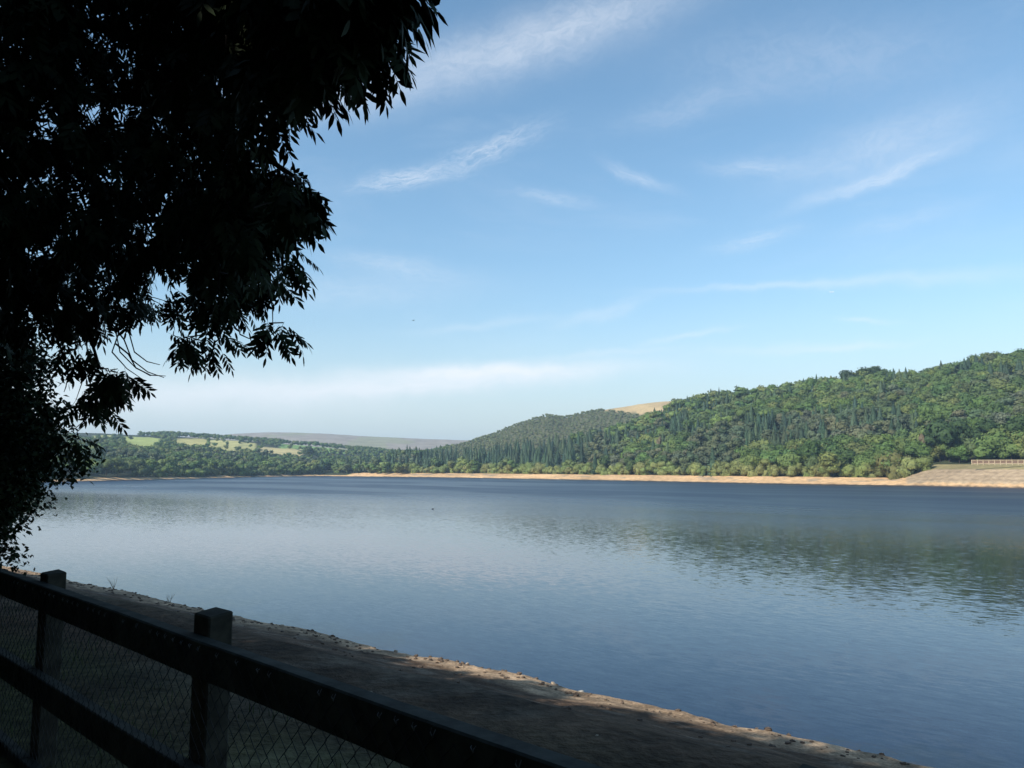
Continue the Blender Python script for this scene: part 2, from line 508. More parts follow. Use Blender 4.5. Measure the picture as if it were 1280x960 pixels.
bank = tag(link('embankment', mesh_np('embankment', np.stack([bx_, by_, bz_], -1), Fb, BC.reshape(-1, 3), M['bank'], True)), kind='structure')


def on_bank(q, t):
    p = SN * q + SHD * t
    return Vector((p[0], p[1], float(bank_height(np.array([q]), np.array([t]))[0])))


# ------------------------------------------------------------------ tree meshes for the far shores
def cube_sphere(n=3):
    V, F = [], []
    g = np.linspace(-1, 1, n + 1)
    for ax in range(3):
        for sg in (-1, 1):
            a, b = np.meshgrid(g, g, indexing='ij')
            p = np.empty(a.shape + (3,))
            p[..., ax] = sg; p[..., (ax + 1) % 3] = a * (1 if sg > 0 else -1); p[..., (ax + 2) % 3] = b
            o = sum(len(v) for v in V)
            V.append((p / np.linalg.norm(p, axis=-1, keepdims=True)).reshape(-1, 3))
            i = np.arange((n + 1) ** 2).reshape(n + 1, n + 1) + o
            F.append(np.stack([i[:-1, :-1], i[1:, :-1], i[1:, 1:], i[:-1, 1:]], -1).reshape(-1, 4))
    return np.concatenate(V), np.concatenate(F)


CS_V, CS_F = cube_sphere(3)


def leaf_quads(P, N, size, r):
    """one bent quad at each point P facing about N"""
    n = len(P)
    N = N + r.normal(0, .36, (n, 3)); N /= np.linalg.norm(N, axis=1, keepdims=True)
    h = r.normal(0, 1, (n, 3)); a = np.cross(N, h); a /= np.linalg.norm(a, axis=1, keepdims=True); b = np.cross(N, a)
    s = (size * r.uniform(.6, 1.4, n))[:, None]
    V = np.stack([P - a * s * .8, P - b * s * .55 + N * s * .1, P + a * s * .9, P + b * s * .6 - N * s * .1], 1)
    return V.reshape(-1, 3), np.arange(4 * n).reshape(n, 4)


def broadleaf(seed, lobes, per, size, flat=1.0, low=.16, core=True, sq=1.0):
    """crown of a tree of height 1: overlapping clumps of leaf faces"""
    r = np.random.default_rng(seed)
    Vs, Fs, o = [], [], 0
    for i in range(lobes):
        a = r.uniform(0, 2 * np.pi) if i else 0
        zz = r.uniform(low + .12, .80) if i else .55
        rr = (.34 * flat) * math.sqrt(max(.05, 1 - ((zz - .48) / .46) ** 2)) * r.uniform(.4, .85) if i else 0
        c = np.array([math.cos(a) * rr, math.sin(a) * rr, zz])
        lr = r.uniform(.15, .25) * (1.25 if i == 0 else 1) * (flat * .5 + .5)
        lr3 = np.array([lr * flat ** .3, lr * flat ** .3, lr * r.uniform(.75, 1.0) * sq])
        if core:
            k = CS_V * lr3 * .84 * (1 + .12 * r.normal(0, 1, (len(CS_V), 1))) + c
            Vs.append(k); Fs.append(CS_F + o); o += len(k)
        D = r.normal(0, 1, (per, 3)); D[:, 2] += .35; D /= np.linalg.norm(D, axis=1, keepdims=True)
        P = c + D * lr3 * r.uniform(.74, 1.24, (per, 1))
        v, f = leaf_quads(P, D, size, r)
        Vs.append(v); Fs.append(f + o); o += len(v)
    V = np.concatenate(Vs); V[:, 2] = V[:, 2] / V[:, 2].max()
    return V, np.concatenate(Fs)


def conifer(seed, whorls, per, rad=.17, ragged=.3, base=.06, size=.05):
    """crown of a conifer of height 1: tiers of drooping branches, each a few leafy clumps"""
    r = np.random.default_rng(seed)
    P, N, S = [], [], []
    for i in range(whorls):
        t = (i + .5) / whorls
        z = base + (1 - base) * t + r.normal(0, .008)
        R0 = rad * (1 - t) ** .85 + .012
        n = max(3, int(per * (1 - .55 * t)))
        a = np.arange(n) * 2 * np.pi / n + r.uniform(0, 6) + r.normal(0, .25, n)
        L = R0 * r.uniform(1 - ragged, 1 + ragged * .6, n)
        for f in (.55, .98):
            d = np.stack([np.cos(a), np.sin(a), 0 * a], 1)
            P.append(d * (L * f)[:, None] + np.array([0, 0, 1]) * (z - (.30 * L + .01) * f + r.normal(0, .006, n))[:, None])
            N.append(d * .75 + np.array([0, 0, .65])); S.append(size * (.35 + .75 * (1 - t)) * (1.15 - .3 * f) * np.ones(n))
    P, N, S = np.concatenate(P), np.concatenate(N), np.concatenate(S)
    v, f = leaf_quads(P, N, S, r)
    k = 7
    zc = np.array([base + .01, base + .12, .45, .75, .93, 1.03]); rc = np.array([.25, .68, .60, .60, .50, .0]) * rad * (1.02 - np.minimum(zc, 1.0)) ** .85 + .002
    aa = np.arange(k) * 2 * np.pi / k
    ring = np.concatenate([np.stack([np.cos(aa) * q * (1 + .15 * r.normal(0, 1, k)), np.sin(aa) * q, np.full(k, z)], 1) for q, z in zip(rc, zc)])
    m = len(zc) - 1
    g = np.array([(i * k + j, i * k + (j + 1) % k, (i + 1) * k + (j + 1) % k, (i + 1) * k + j) for i in range(m) for j in range(k)])
    return np.concatenate([v, ring]), np.concatenate([f, g + len(v)])


def trunk_mesh(name, m, r0=.022, r1=.008, h=.6):
    k = 6; a = np.arange(k) * 2 * np.pi / k
    zs = [(-.05, 1.3), (.02, 1.0), (h * .5, .7), (h, r1 / r0)]
    V = np.concatenate([np.stack([np.cos(a) * r0 * q, np.sin(a) * r0 * q + .01 * math.sin(z * 9), np.full(k, z)], 1) for z, q in zs])
    F = np.array([(i * k + j, i * k + (j + 1) % k, (i + 1) * k + (j + 1) % k, (i + 1) * k + j) for i in range(3) for j in range(k)])
    return mesh_np(name, V, F, None, m, True)


KIND = {
    'conifer': [conifer(10 + i, 16, 13, rad=.20 + .02 * (i % 3), ragged=.4, size=.050) for i in range(5)],
    'pine': [broadleaf(30 + i, 12 + i, 70, .050, flat=.66 + .1 * (i % 2), low=.08, sq=.8) for i in range(4)],
    'broadleaf': [broadleaf(50 + i, 7 + i % 3, 170, .042, flat=1.0 + .15 * (i % 3)) for i in range(5)],
    'willow': [broadleaf(70 + i, 9 + i % 4, 170, .042, flat=1.75 + .25 * (i % 2), low=-.05) for i in range(5)],
}
LOD = {
    'conifer': [conifer(110 + i, 11, 9, rad=.21, ragged=.4, size=.075) for i in range(4)],
    'pine': [broadleaf(130 + i, 6, 18, .085, flat=.68, low=.08, sq=.85) for i in range(4)],
    'broadleaf': [broadleaf(150 + i, 4, 42, .062, flat=1.1) for i in range(6)],
    'willow': [broadleaf(170 + i, 5, 24, .08, flat=1.8, low=-.05) for i in range(3)],
}
CROWN = {k: [mesh_np(k + '_crown', V, F, None, M['tree_one']) for V, F in v] for k, v in KIND.items()}
TRUNK = trunk_mesh('tree_trunk', M['bark'])
DEAD_TRUNK = trunk_mesh('dead_trunk', M['pale_bark'], h=.9)

TINT = {
    'conifer': [(.030, .052, .028), (.038, .060, .032), (.028, .050, .032), (.046, .064, .032)],
    'pine': [(.066, .078, .038), (.050, .070, .036), (.080, .086, .044), (.060, .074, .042)],
    'broadleaf': [(.056, .088, .024), (.044, .074, .024), (.078, .106, .030), (.088, .104, .032), (.060, .084, .030)],
    'willow': [(.128, .155, .046), (.142, .158, .052), (.108, .140, .042), (.145, .150, .052)],
}


def one_tree(name, kind, var, loc, h, wscale, rot, tint, label, cat, group=None, trunk=None):
    t = empty(name, loc, rot)
    t.scale = (h * wscale, h * wscale, h)
    tag(t, label, cat, group)
    link('trunk', trunk or TRUNK, t)
    c = link('crown', CROWN[kind][var % len(CROWN[kind])], t)
    c.color = tuple(tint) + (1,)
    return t


# ---- scatter the woods on the land
def scatter(x0, x1, y0, y1, step):
    X, Y = np.meshgrid(np.arange(x0, x1, step), np.arange(y0, y1, step))
    X = X + rng.uniform(-.45, .45, X.shape) * step; Y = Y + rng.uniform(-.45, .45, Y.shape) * step
    return X.ravel(), Y.ravel()


trees = []      # (kind, x, y, z, h, widthscale, tint, zone)


def add_wood(X, Y, zone):
    z, sd, u, q = land(X, Y)
    px = 640 + 1000 * u
    fd = np.interp(u, FU, FD)
    ld = np.interp(u, LU, LD)
    back = np.where(u > -.2, Y - fd, Y - ld)
    fld = field_at(X, Y)
    pat = fbm(X / 70, Y / 70, 41); pat2 = fbm(X / 28, Y / 28, 42)
    for i in range(len(X)):
        p, s, bk = px[i], sd[i], back[i]
        if p < -40 or p > 1320 or s < (24 if zone != 'left' else 11) or z[i] < 1: continue
        if fld[i] >= 0 and rng.random() > .06: continue
        if zone == 'right':
            if Y[i] > np.interp(u[i], FU, FD + FW) + 40: continue
            if p > 1120 and bk < 62: continue
            if p < 455 and bk > 80: continue
            if p < 780 and rng.random() < .40: continue
            if p < 720: kind = 'conifer' if (pat2[i] < .60 or bk > 60) else 'broadleaf'
            elif p < 930: kind = 'pine' if pat[i] < .42 else ('conifer' if pat2[i] < .53 else 'broadleaf')
            else: kind = 'broadleaf' if (pat[i] > .53 or bk < 85 or (p > 1150 and pat2[i] > .47)) else ('pine' if pat2[i] < .48 else 'conifer')
            if bk > 250 and p > 760: kind = 'broadleaf' if pat2[i] > .40 else 'conifer'
            hh = {'conifer': rng.uniform(15, 22.5), 'pine': rng.uniform(13, 19), 'broadleaf': rng.uniform(12, 20)}[kind]
        elif zone == 'back':
            if Y[i] < np.interp(u[i], FU, FD + FW) + 30: continue
            if .112 < u[i] < .20 and Y[i] > 1488 - (u[i] - .112) / .08 * 170: continue
            if Y[i] > 1560 and u[i] > -.1: continue
            kind = 'broadleaf'; hh = rng.uniform(3.5, 6.5)
        else:
            kind = 'broadleaf' if (pat[i] > .36 or bk < 45) else ('pine' if pat2[i] > .42 else 'conifer')
            if Y[i] > 1250: kind = 'broadleaf'
            hh = rng.uniform(10, 16) if kind == 'broadleaf' else rng.uniform(13, 19)
            if Y[i] > 1180: hh = rng.uniform(7, 11.5) if Y[i] < 1600 else rng.uniform(9, 13)
            if Y[i] > 1180 and pat2[i] < .50 and Y[i] < 1640: continue
        tt = TINT[kind][int(rng.random() ** 1.2 * len(TINT[kind]))]
        v = rng.uniform(1.15, 1.75)
        tint = np.array(tt) * v * rng.uniform(.94, 1.06, 3)
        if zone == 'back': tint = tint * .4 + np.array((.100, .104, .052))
        ws = {'conifer': rng.uniform(1.15, 1.55), 'pine': rng.uniform(.95, 1.3), 'broadleaf': rng.uniform(.95, 1.4)}[kind]
        trees.append((kind, X[i], Y[i], z[i], hh, ws, tint, zone, p, bk))


add_wood(*scatter(-260, 560, 380, 1130, 10.2), 'right')
add_wood(*scatter(-160, 520, 1000, 1600, 8.0), 'back')
add_wood(*scatter(-760, -120, 560, 1780, 12.0), 'left')

# willows and scrub along the top of the far beach
run = []
pts = [(-262, 985), (-241, 1012), (-192, 964), (-87, 880), (0, 779), (101, 633), (145, 563), (181, 507), (229, 458)]
lpts = [(-333, 596), (-314, 698), (-303, 779), (-284, 920), (-262, 985), (-246, 1016)]
for side, poly, off0, step in (('right', pts[2:], 1, 7.2), ('left', lpts[1:], -1, 10), ('far', [(-262, 1000), (-232, 1022), (-192, 985)], -1, 8.0)):
    for (a, b) in zip(poly[:-1], poly[1:]):
        a = np.array(a, float); b = np.array(b, float); L = np.linalg.norm(b - a); e = (b - a) / L
        nrm = np.array([-e[1], e[0]]) * (1 if side == 'left' else 1)
        for s in np.arange(0, L, step):
            p = a + e * (s + rng.uniform(-1.5, 1.5))
            for sgn in (1, -1):
                c = p + nrm * sgn * (rng.uniform(24, 31) if side == 'right' else rng.uniform(11, 17))
                z, sdv, u, q = land(np.array([c[0]]), np.array([c[1]]))
                if sdv[0] > (18 if side == 'right' else 8):
                    run.append((side, c[0], c[1], z[0], u[0] * 1000 + 640)); break
wil = []
for side, x, y, z, px in run:
    if px > 1165: continue
    h = rng.uniform(7.5, 13) if side == 'right' else rng.uniform(7, 11)
    tint = np.array(TINT['willow'][rng.integers(4)]) * rng.uniform(1.05, 1.45)
    if side != 'right': tint = tint * np.array((.75, .85, .8))
    wil.append(('willow', x, y, z, h, rng.uniform(.72, 1.0), tint, side, px, 26))


LANDMARKS = [(150, 'the hanging ash spray'), (230, 'the small sandy point'), (300, 'the pale fields above'), (388, 'the lone field tree'), (455, 'the tip of the spur'), (514, 'the whitish bush'), (600, 'the far ridge foot'), (665, 'the far ridge shoulder'), (727, 'the tallest conifer'),
             (790, 'the tan hilltop'), (823, 'the pale dead conifer'), (900, 'the lone conifer spire'), (960, 'the skyline dip'), (1012, 'the large deep-green tree'), (1078, 'the dark skyline pair'),
             (1116, 'the largest round willow'), (1152, 'the brown dead conifer'), (1236, 'the pale skyline tree'), (1262, 'the pale timber fence')]


def beside(p):
    q, nm = min(LANDMARKS, key=lambda l: abs(l[0] - p))
    return ('by ' if abs(p - q) < 9 else ('left of ' if p < q else 'right of ')) + nm


def zone_words(zone, p, bk, kind):
    if zone == 'left':
        return (('near the left shore' if bk < 90 else ('behind the left shore' if bk < 300 else 'among the far fields')) + ', ' + beside(p), 'left shore')
    if zone == 'back': return ('on the far ridge behind the wooded slope', 'far ridge')
    where = 'low on the slope' if bk < 110 else ('mid-slope' if bk < 220 else 'high on the slope')
    return (where + ', ' + beside(p), where)


def tint_word(kind, c, h):
    r_, g_, b_ = c
    hue = 'olive-brown ' if r_ > g_ * 1.0 else ('yellow-green ' if r_ > g_ * .86 else ('bluish-green ' if b_ > g_ * .56 else ('deep green ' if g_ < .115 else 'fresh green ')))
    tall = {'conifer': 20, 'pine': 16.5, 'broadleaf': 16, 'willow': 10}[kind]
    return ('tall ' if h > tall else 'smaller ') + hue


WORD = {'conifer': ('pointed conifer', 'conifer_tree', 'conifer'), 'pine': ('loose-branched pine', 'pine_tree', 'pine'),
        'broadleaf': ('broadleaf tree', 'broadleaf_tree', 'tree')}
LIMIT = {'conifer': 300, 'pine': 300, 'broadleaf': 300}
for kind in ('conifer', 'pine', 'broadleaf'):
    L = [t for t in trees if t[0] == kind]
    L.sort(key=lambda t: -(t[4] / t[2]) * (1.0 if t[9] < 60 else .93) * (.6 if t[7] == 'back' else 1))
    for i, t in enumerate(L[:LIMIT[kind]]):
        words, seg = zone_words(t[7], t[8], t[9], kind)
        adj, nm, cat = WORD[kind]
        adj = tint_word(kind, t[6], t[4]) + adj
        one_tree(nm, kind, int(rng.integers(9)), (t[1], t[2], t[3] - .2), t[4], t[5], rng.uniform(0, 6.28), t[6],
                 adj + ' ' + words, cat, cat + 's ' + seg)
    rest = L[LIMIT[kind]:]
    Vs, Fs, Cs, o = [], [], [], 0
    for t in rest:
        V, F = LOD[kind][int(rng.integers(len(LOD[kind])))]
        a = rng.uniform(0, 6.28); ca, sa = math.cos(a), math.sin(a)
        W = np.stack([(V[:, 0] * ca - V[:, 1] * sa) * t[4] * t[5] + t[1], (V[:, 0] * sa + V[:, 1] * ca) * t[4] * t[5] + t[2], V[:, 2] * t[4] + t[3] - .3], 1)
        Vs.append(W); Fs.append(F + o); o += len(V); Cs.append(np.repeat(t[6][None], len(V), 0))
    if rest:
        ob = link({'conifer': 'conifer_woodland', 'pine': 'pine_woodland', 'broadleaf': 'broadleaf_woodland'}[kind],
                  mesh_np(kind + '_woodland', np.concatenate(Vs), np.concatenate(Fs), np.concatenate(Cs), M['tree_mass']))
        tag(ob, {'conifer': 'mass of more distant dark conifers on the far hills', 'pine': 'mass of more distant grey-green pines on the far hills',
                 'broadleaf': 'mass of small distant broadleaf trees covering the far hills'}[kind], 'woodland', kind='stuff')
for t in wil:
    wd = {'right': ('willow bush behind the beach', 'willows along the right beach'),
          'left': ('bush on the left shore', 'bushes along the left shore'),
          'far': ('bush at the far end', 'bushes at the far end')}[t[7]]
    p = t[8]
    seg = ', ' + beside(p)
    one_tree('willow_bush', 'willow', int(rng.integers(9)), (t[1], t[2], t[3] - .3), t[4], t[5], rng.uniform(0, 6.28), t[6],
             tint_word('willow', t[6], t[4]) + wd[0] + seg, 'bush', wd[1])


def special(name, kind, px, y, h, ws, tint, label, cat, var=0, trunk=None, dz=0):
    x = (px - 640) / 1000 * y
    z = float(land(np.array([x]), np.array([y]))[0][0])
    return one_tree(name, kind, var, (x, y, z - .2 + dz), h, ws, rng.uniform(0, 6), tint, label, cat, None, trunk)


special('willow_bush', 'willow', 1116, 490, 17, .85, (.115, .112, .038), 'largest round olive willow bush beside the grey stone embankment', 'bush', 1)
special('willow_bush', 'willow', 1098, 497, 9, .9, (.100, .108, .036), 'olive bush tucked against the left side of the largest round willow', 'bush', 2)
special('willow_bush', 'willow', 1146, 490, 8, 1.0, (.125, .105, .045), 'brownish bush against the right side of the largest round willow', 'bush', 3)
special('willow_bush', 'willow', 514, 936, 8, .8, (.26, .28, .19), 'single whitish-green bush among the olive willows on the spur', 'bush', 4)
special('broadleaf_tree', 'broadleaf', 1012, 545, 25, 1.05, (.044, .078, .022), 'large deep-green spreading tree at the back of the widest beach', 'tree', 0)
special('broadleaf_tree', 'broadleaf', 1180, 515, 27, 1.1, (.040, .070, .024), 'large dark-green tree left of the pale timber fence above the embankment', 'tree', 2)
special('broadleaf_tree', 'broadleaf', 1225, 505, 24, 1.15, (.036, .064, .022), 'dark-green tree directly behind the left end of the pale timber fence', 'tree', 3)
special('broadleaf_tree', 'broadleaf', 1270, 495, 24, 1.15, (.038, .066, .020), 'dark-green tree behind the pale timber fence at the right edge', 'tree', 4)
special('broadleaf_tree', 'broadleaf', 1066, 800, 23, 1.0, (.030, .050, .020), 'dark rounded tree breaking the skyline, left one of a pair', 'tree', 1)
special('broadleaf_tree', 'broadleaf', 1090, 800, 23, 1.15, (.034, .054, .020), 'dark rounded tree breaking the skyline, right one of a pair', 'tree', 2)
special('broadleaf_tree', 'broadleaf', 1236, 742, 21, 1.15, (.085, .100, .048), 'tall pale green tree on the skyline near the right edge', 'tree', 3)
special('conifer_tree', 'conifer', 727, 765, 33, .85, (.030, .050, .030), 'tallest dark conifer standing above the woods below the tan hilltop', 'conifer', 0)
special('conifer_tree', 'conifer', 900, 900, 22, .7, (.040, .056, .034), 'thin lone conifer spire on the skyline of the wooded slope', 'conifer', 1)
special('dead_conifer', 'pine', 823, 720, 22, .42, (.17, .14, .09), 'bare pale dead conifer standing among green trees mid-slope', 'dead tree', 0, DEAD_TRUNK)
special('dead_conifer', 'pine', 1152, 520, 20, .38, (.14, .11, .07), 'brown dead conifer beside the large dark tree above the embankment', 'dead tree', 1, DEAD_TRUNK)
special('broadleaf_tree', 'broadleaf', 388, 1340, 19, 1.5, (.050, .072, .030), 'big round lone tree in the striped green field', 'tree', 1)


# ------------------------------------------------------------------ tubes and boxes
def tube(V, F, pts, radii, k=6):
    """append a tapered tube along pts to the lists V, F"""
    pts = [np.asarray(p, float) for p in pts]
    o = len(V)
    for i, p in enumerate(pts):
        d = pts[min(i + 1, len(pts) - 1)] - pts[max(i - 1, 0)]
        d = d / (np.linalg.norm(d) + 1e-9)
        h = np.array([0, 0, 1.0]) if abs(d[2]) < .9 else np.array([1.0, 0, 0])
        a = np.cross(d, h); a /= np.linalg.norm(a); b = np.cross(d, a)
        for j in range(k):
            t = 2 * math.pi * j / k
            V.append(p + (a * math.cos(t) + b * math.sin(t)) * radii[i])
    for i in range(len(pts) - 1):
        for j in range(k):
            F.append((o + i * k + j, o + i * k + (j + 1) % k, o + (i + 1) * k + (j + 1) % k, o + (i + 1) * k + j))


def bevel_box(name, sx, sy, sz, m, bev=.006, rough=0.0, cuts=0, seed=0, slope=0.0):
    """box from the origin (centre in x, y; base at z=0), edges bevelled, faces slightly uneven"""
    import bmesh
    bm = bmesh.new()
    bmesh.ops.create_cube(bm, size=1)
    bmesh.ops.scale(bm, vec=(sx, sy, sz), verts=bm.verts)
    bmesh.ops.translate(bm, vec=(0, 0, sz / 2), verts=bm.verts)
    if cuts:
        ax = max(range(3), key=lambda i: (sx, sy, sz)[i])
        es = [e for e in bm.edges if abs((e.verts[0].co - e.verts[1].co)[ax]) > .5 * (sx, sy, sz)[ax]]
        bmesh.ops.subdivide_edges(bm, edges=es, cuts=cuts)
    if slope:
        for v in bm.verts:
            if v.co.z > sz * .9: v.co.z -= slope * (v.co.y / sy + .5)
    r = random.Random(seed)
    if rough:
        for v in bm.verts: v.co += Vector((r.uniform(-1, 1), r.uniform(-1, 1), r.uniform(-1, 1))) * rough
    bmesh.ops.bevel(bm, geom=list(bm.edges), offset=bev, segments=1, affect='EDGES', clamp_overlap=True)
    me = bpy.data.meshes.new(name)
    bm.to_mesh(me); bm.free()
    me.materials.append(m)
    return me


# ------------------------------------------------------------------ the fence in front of the camera
PHI = R(45.25)
FN = np.array([math.cos(PHI), math.sin(PHI)])         # from camera towards the fence and the water
FD_ = np.array([-math.sin(PHI), math.cos(PHI)])       # along the fence, away to the left
FP = 1.44                                             # distance of the rail face
RZ = math.atan2(FD_[1], FD_[0])


def fpos(off, t, z):
    p = FN * off + FD_ * t
    return Vector((p[0], p[1], z))


fence = empty('post_and_rail_fence', fpos(FP + .1, 3.3, 8.25), RZ)
tag(fence, 'dark weathered timber post-and-rail fence with wire netting along the bank', 'fence')


def fchild(name, me, off, t, z, rz=0):
    o = link(name, me, fence)
    o.matrix_parent_inverse = Matrix.Identity(4)
    v = fpos(off, t, z) - fence.location
    c, s = math.cos(-RZ), math.sin(-RZ)
    o.location = (v.x * c - v.y * s, v.x * s + v.y * c, v.z)
    o.rotation_euler = (0, 0, rz)
    return o


for i, (t, top) in enumerate(((-1.6, 9.42), (.70, 9.405), (3.32, 9.405), (5.49, 9.375), (7.7, 9.40), (9.9, 9.4))):
    fchild('post', bevel_box('post', .152, .105, top - 8.05, M['fence_wood'], .007, .003, 0, i, .012), FP + .125, t, 8.05)
for top in (9.318, 8.812, 8.306):
    for k, (t0, t1) in enumerate(((-1.6, 5.485), (5.492, 9.95))):
        fchild('rail', bevel_box('rail', t1 - t0, .068, .145, M['rail_wood'], .006, .0025, 9, k + int(top * 100)), FP + .0345, (t0 + t1) / 2, top - .145)
# netting: interlinked zig-zag wires on the camera side of the rails
V, F = [], []
wv, hv = .040, .088
nrow = 25
for i in range(int(10.4 / wv)):
    t0 = -1.4 + i * wv
    pts = []
    for j in range(nrow):
        left = (j + i) % 2 == 0
        tt = t0 + (-.002 if left else wv + .002)
        for dzz in (-.0022, .0022):
            p = FN * (FP - .006 + (.0022 if (j + (dzz > 0)) % 2 else -.0022)) + FD_ * (tt + random.uniform(-.0015, .0015))
            pts.append((p[0], p[1], 9.285 - j * hv / 2 + dzz * -1 + random.uniform(-.0015, .0015)))
    tube(V, F, pts, [.0016] * len(pts), 4)
Vn = np.array(V) - np.array(fence.location)
c, s = math.cos(-RZ), math.sin(-RZ)
Vn = np.stack([Vn[:, 0] * c - Vn[:, 1] * s, Vn[:, 0] * s + Vn[:, 1] * c, Vn[:, 2]], 1)
net = link('wire_netting', mesh_np('wire_netting', Vn, F, None, M['wire'], True), fence)
net['kind'] = 'stuff'
V, F = [], []
for i in range(int(10.4 / (2 * wv))):
    t = -1.4 + i * 2 * wv
    if random.random() < .45: continue
    for sg in (-1, 1):
        a = fpos(FP - .006, t, 9.282); b = fpos(FP - .010, t + sg * .006, 9.292 + random.uniform(-.003, .004)); e = fpos(FP - .004, t + sg * .008, 9.300 + random.uniform(-.004, .005))
        tube(V, F, [a, b, e], [.0016, .0016, .0014], 4)
Vn = np.array(V) - np.array(fence.location)
Vn = np.stack([Vn[:, 0] * c - Vn[:, 1] * s, Vn[:, 0] * s + Vn[:, 1] * c, Vn[:, 2]], 1)
kn = link('wire_ends', mesh_np('wire_ends', Vn, F, None, M['knot'], True), fence)
kn['kind'] = 'stuff'


# ------------------------------------------------------------------ stones on the bank
def stone_mesh(seed, m, flat=.7):
    r = np.random.default_rng(seed)
    V = CS_V.copy()
    for _ in range(7):
        d = r.normal(0, 1, 3); d /= np.linalg.norm(d)
        k = r.uniform(.45, .85)
        over = np.maximum(V @ d - k, 0)
        V = V - over[:, None] * d
    V = V * np.array([1, r.uniform(.65, .9), flat]) * .5
    return mesh_np('stone', V, CS_F, None, m)


ST = {k: [stone_mesh(300 + i + 20 * j, M[k], .55 + .1 * (i % 3)) for i in range(4)] for j, k in enumerate(('stone', 'dark_stone', 'pale_stone'))}


def stone(q, t, size, kind, label, group=None, dz=.0):
    p = on_bank(q, t)
    o = link('stone', ST[kind][random.randrange(4)])
    o.location = (p.x, p.y, p.z + size * .14 + dz)
    o.scale = (size, size * random.uniform(.8, 1.1), size * random.uniform(.8, 1.1))
    o.rotation_euler = (random.uniform(-.2, .2), random.uniform(-.2, .2), random.uniform(0, 6))
    return tag(o, label, 'stone', group)


def qt(x, y):
    return x * SN[0] + y * SN[1], x * SHD[0] + y * SHD[1]


stone(*qt(3.05, 36.9), .46, 'pale_stone', 'pale upright stone standing out on the sunlit bank edge', dz=.05)
stone(*qt(1.9, 37.6), .40, 'stone', 'flat tan stone just left of the pale upright stone')
stone(*qt(-1.25, 40.6), .55, 'dark_stone', 'large flat brown stone on the lit edge')
stone(*qt(-1.0, 40.2), .34, 'stone', 'block-shaped tan stone in front of the large flat brown stone')
stone(*qt(-.25, 39.8), .36, 'stone', 'tan stone second right of the large flat brown stone')
stone(*qt(1.05, 38.6), .42, 'dark_stone', 'brown stone between the tan stones on the lit edge')
for i in range(34):
    t = random.uniform(16, 52)
    stone(NEAR_Q - random.uniform(.5, 1.7), t, random.uniform(.14, .30), random.choice(('stone', 'dark_stone', 'dark_stone')),
          'small weathered stone along the water edge of the near bank', 'small stones along the bank edge')
for i in range(13):
    t = -1.0 + i * 1.05 + random.uniform(-.35, .35)
    q = 4.4 + random.uniform(-.25, .25) - .085 * (t - 3)
    o = stone(q, t, random.uniform(.12, .24), 'stone', 'flat tan edging stone sunk in the bank top beyond the fence', 'edging stones along the bank top', dz=-.055)
    o.name = 'edging_stone'
    o.scale = (o.scale[0] * 1.3, o.scale[1] * .55, .12)
    o.rotation_euler = (0, 0, math.atan2(SHD[1], SHD[0]) + random.uniform(-.2, .2))
# loose rubble and clods
Vs, Fs, o_ = [], [], 0
for i in range(520):
    q = NEAR_Q - abs(random.gauss(0, 1)) * (1.3 if i % 3 else 7) - .35
    t = random.uniform(-2, 90)
    if q < 6: continue
    p = on_bank(q, t); s_ = random.uniform(.03, .10) * (1 if i % 9 else 1.6)
    r_ = np.random.default_rng(i)
    v = CS_V * (1 + .25 * r_.normal(0, 1, (len(CS_V), 1))) * np.array([s_, s_ * .8, s_ * .55]) + np.array([p.x, p.y, p.z + s_ * .2])
    Vs.append(v); Fs.append(CS_F + o_); o_ += len(v)
rub = link('rubble', mesh_np('rubble', np.concatenate(Vs), np.concatenate(Fs), None, M['dark_stone']))
tag(rub, 'loose clods and gravel scattered along the bank', 'rubble', kind='stuff')

# grass and weeds
Vs, Fs, o_ = [], [], 0
for i in range(4200):
    if True:
        t = random.uniform(-3, 16); q = random.uniform(.6, 4.0)
        if vnoise(q / .5, t / .6, 61) < .45: continue
        h = random.uniform(.03, .10)
    else:
        t = random.uniform(4, 80); q = random.uniform(7, NEAR_Q - 1.5)
        if vnoise(q / .8, t / .9, 62) < .7: continue
        h = random.uniform(.08, .25)
    p = np.array(on_bank(q, t)); a = random.uniform(0, 6.28); d = np.array([math.cos(a), math.sin(a), 0]); s = np.array([-d[1], d[0], 0]) * .0028
    tip = p + d * h * random.uniform(.2, .8) + np.array([0, 0, h])
    midp = p + d * h * .15 + np.array([0, 0, h * .6])
    Vs += [p - s, p + s, midp + s * .8, midp - s * .8, tip + s * .1, tip - s * .1]
    Fs += [(o_, o_ + 1, o_ + 2, o_ + 3), (o_ + 3, o_ + 2, o_ + 4, o_ + 5)]; o_ += 6
gr = link('grass', mesh_np('grass', np.array(Vs), Fs, None, M['grass']))
tag(gr, 'thin grass growing on the bank behind the fence', 'grass', kind='stuff')
for (t, q, h, lb) in ((66, NEAR_Q - .8, .9, 'thin dry weed on the bank edge left of the farther fence post'), (57, NEAR_Q - .8, .6, 'small dry weed on the bank edge right of the farther fence post')):
    V, F = [], []
    for j in range(5):
        p = np.array(on_bank(q, t + random.uniform(-.2, .2))); d = np.array([random.uniform(-.5, .5), random.uniform(-.5, .5), 1])
        tube(V, F, [p, p + d * h * .5, p + d * h * random.uniform(.8, 1.1) + np.array([random.uniform(-.2, .2), 0, 0])], [.02, .015, .006], 4)
    tag(link('dry_weed', mesh_np('dry_weed', V, F, None, M['dry_weed'])), lb, 'weed')


# ------------------------------------------------------------------ overhanging ash tree
TH = math.atan(.105); CT, ST_ = math.cos(TH), math.sin(TH)


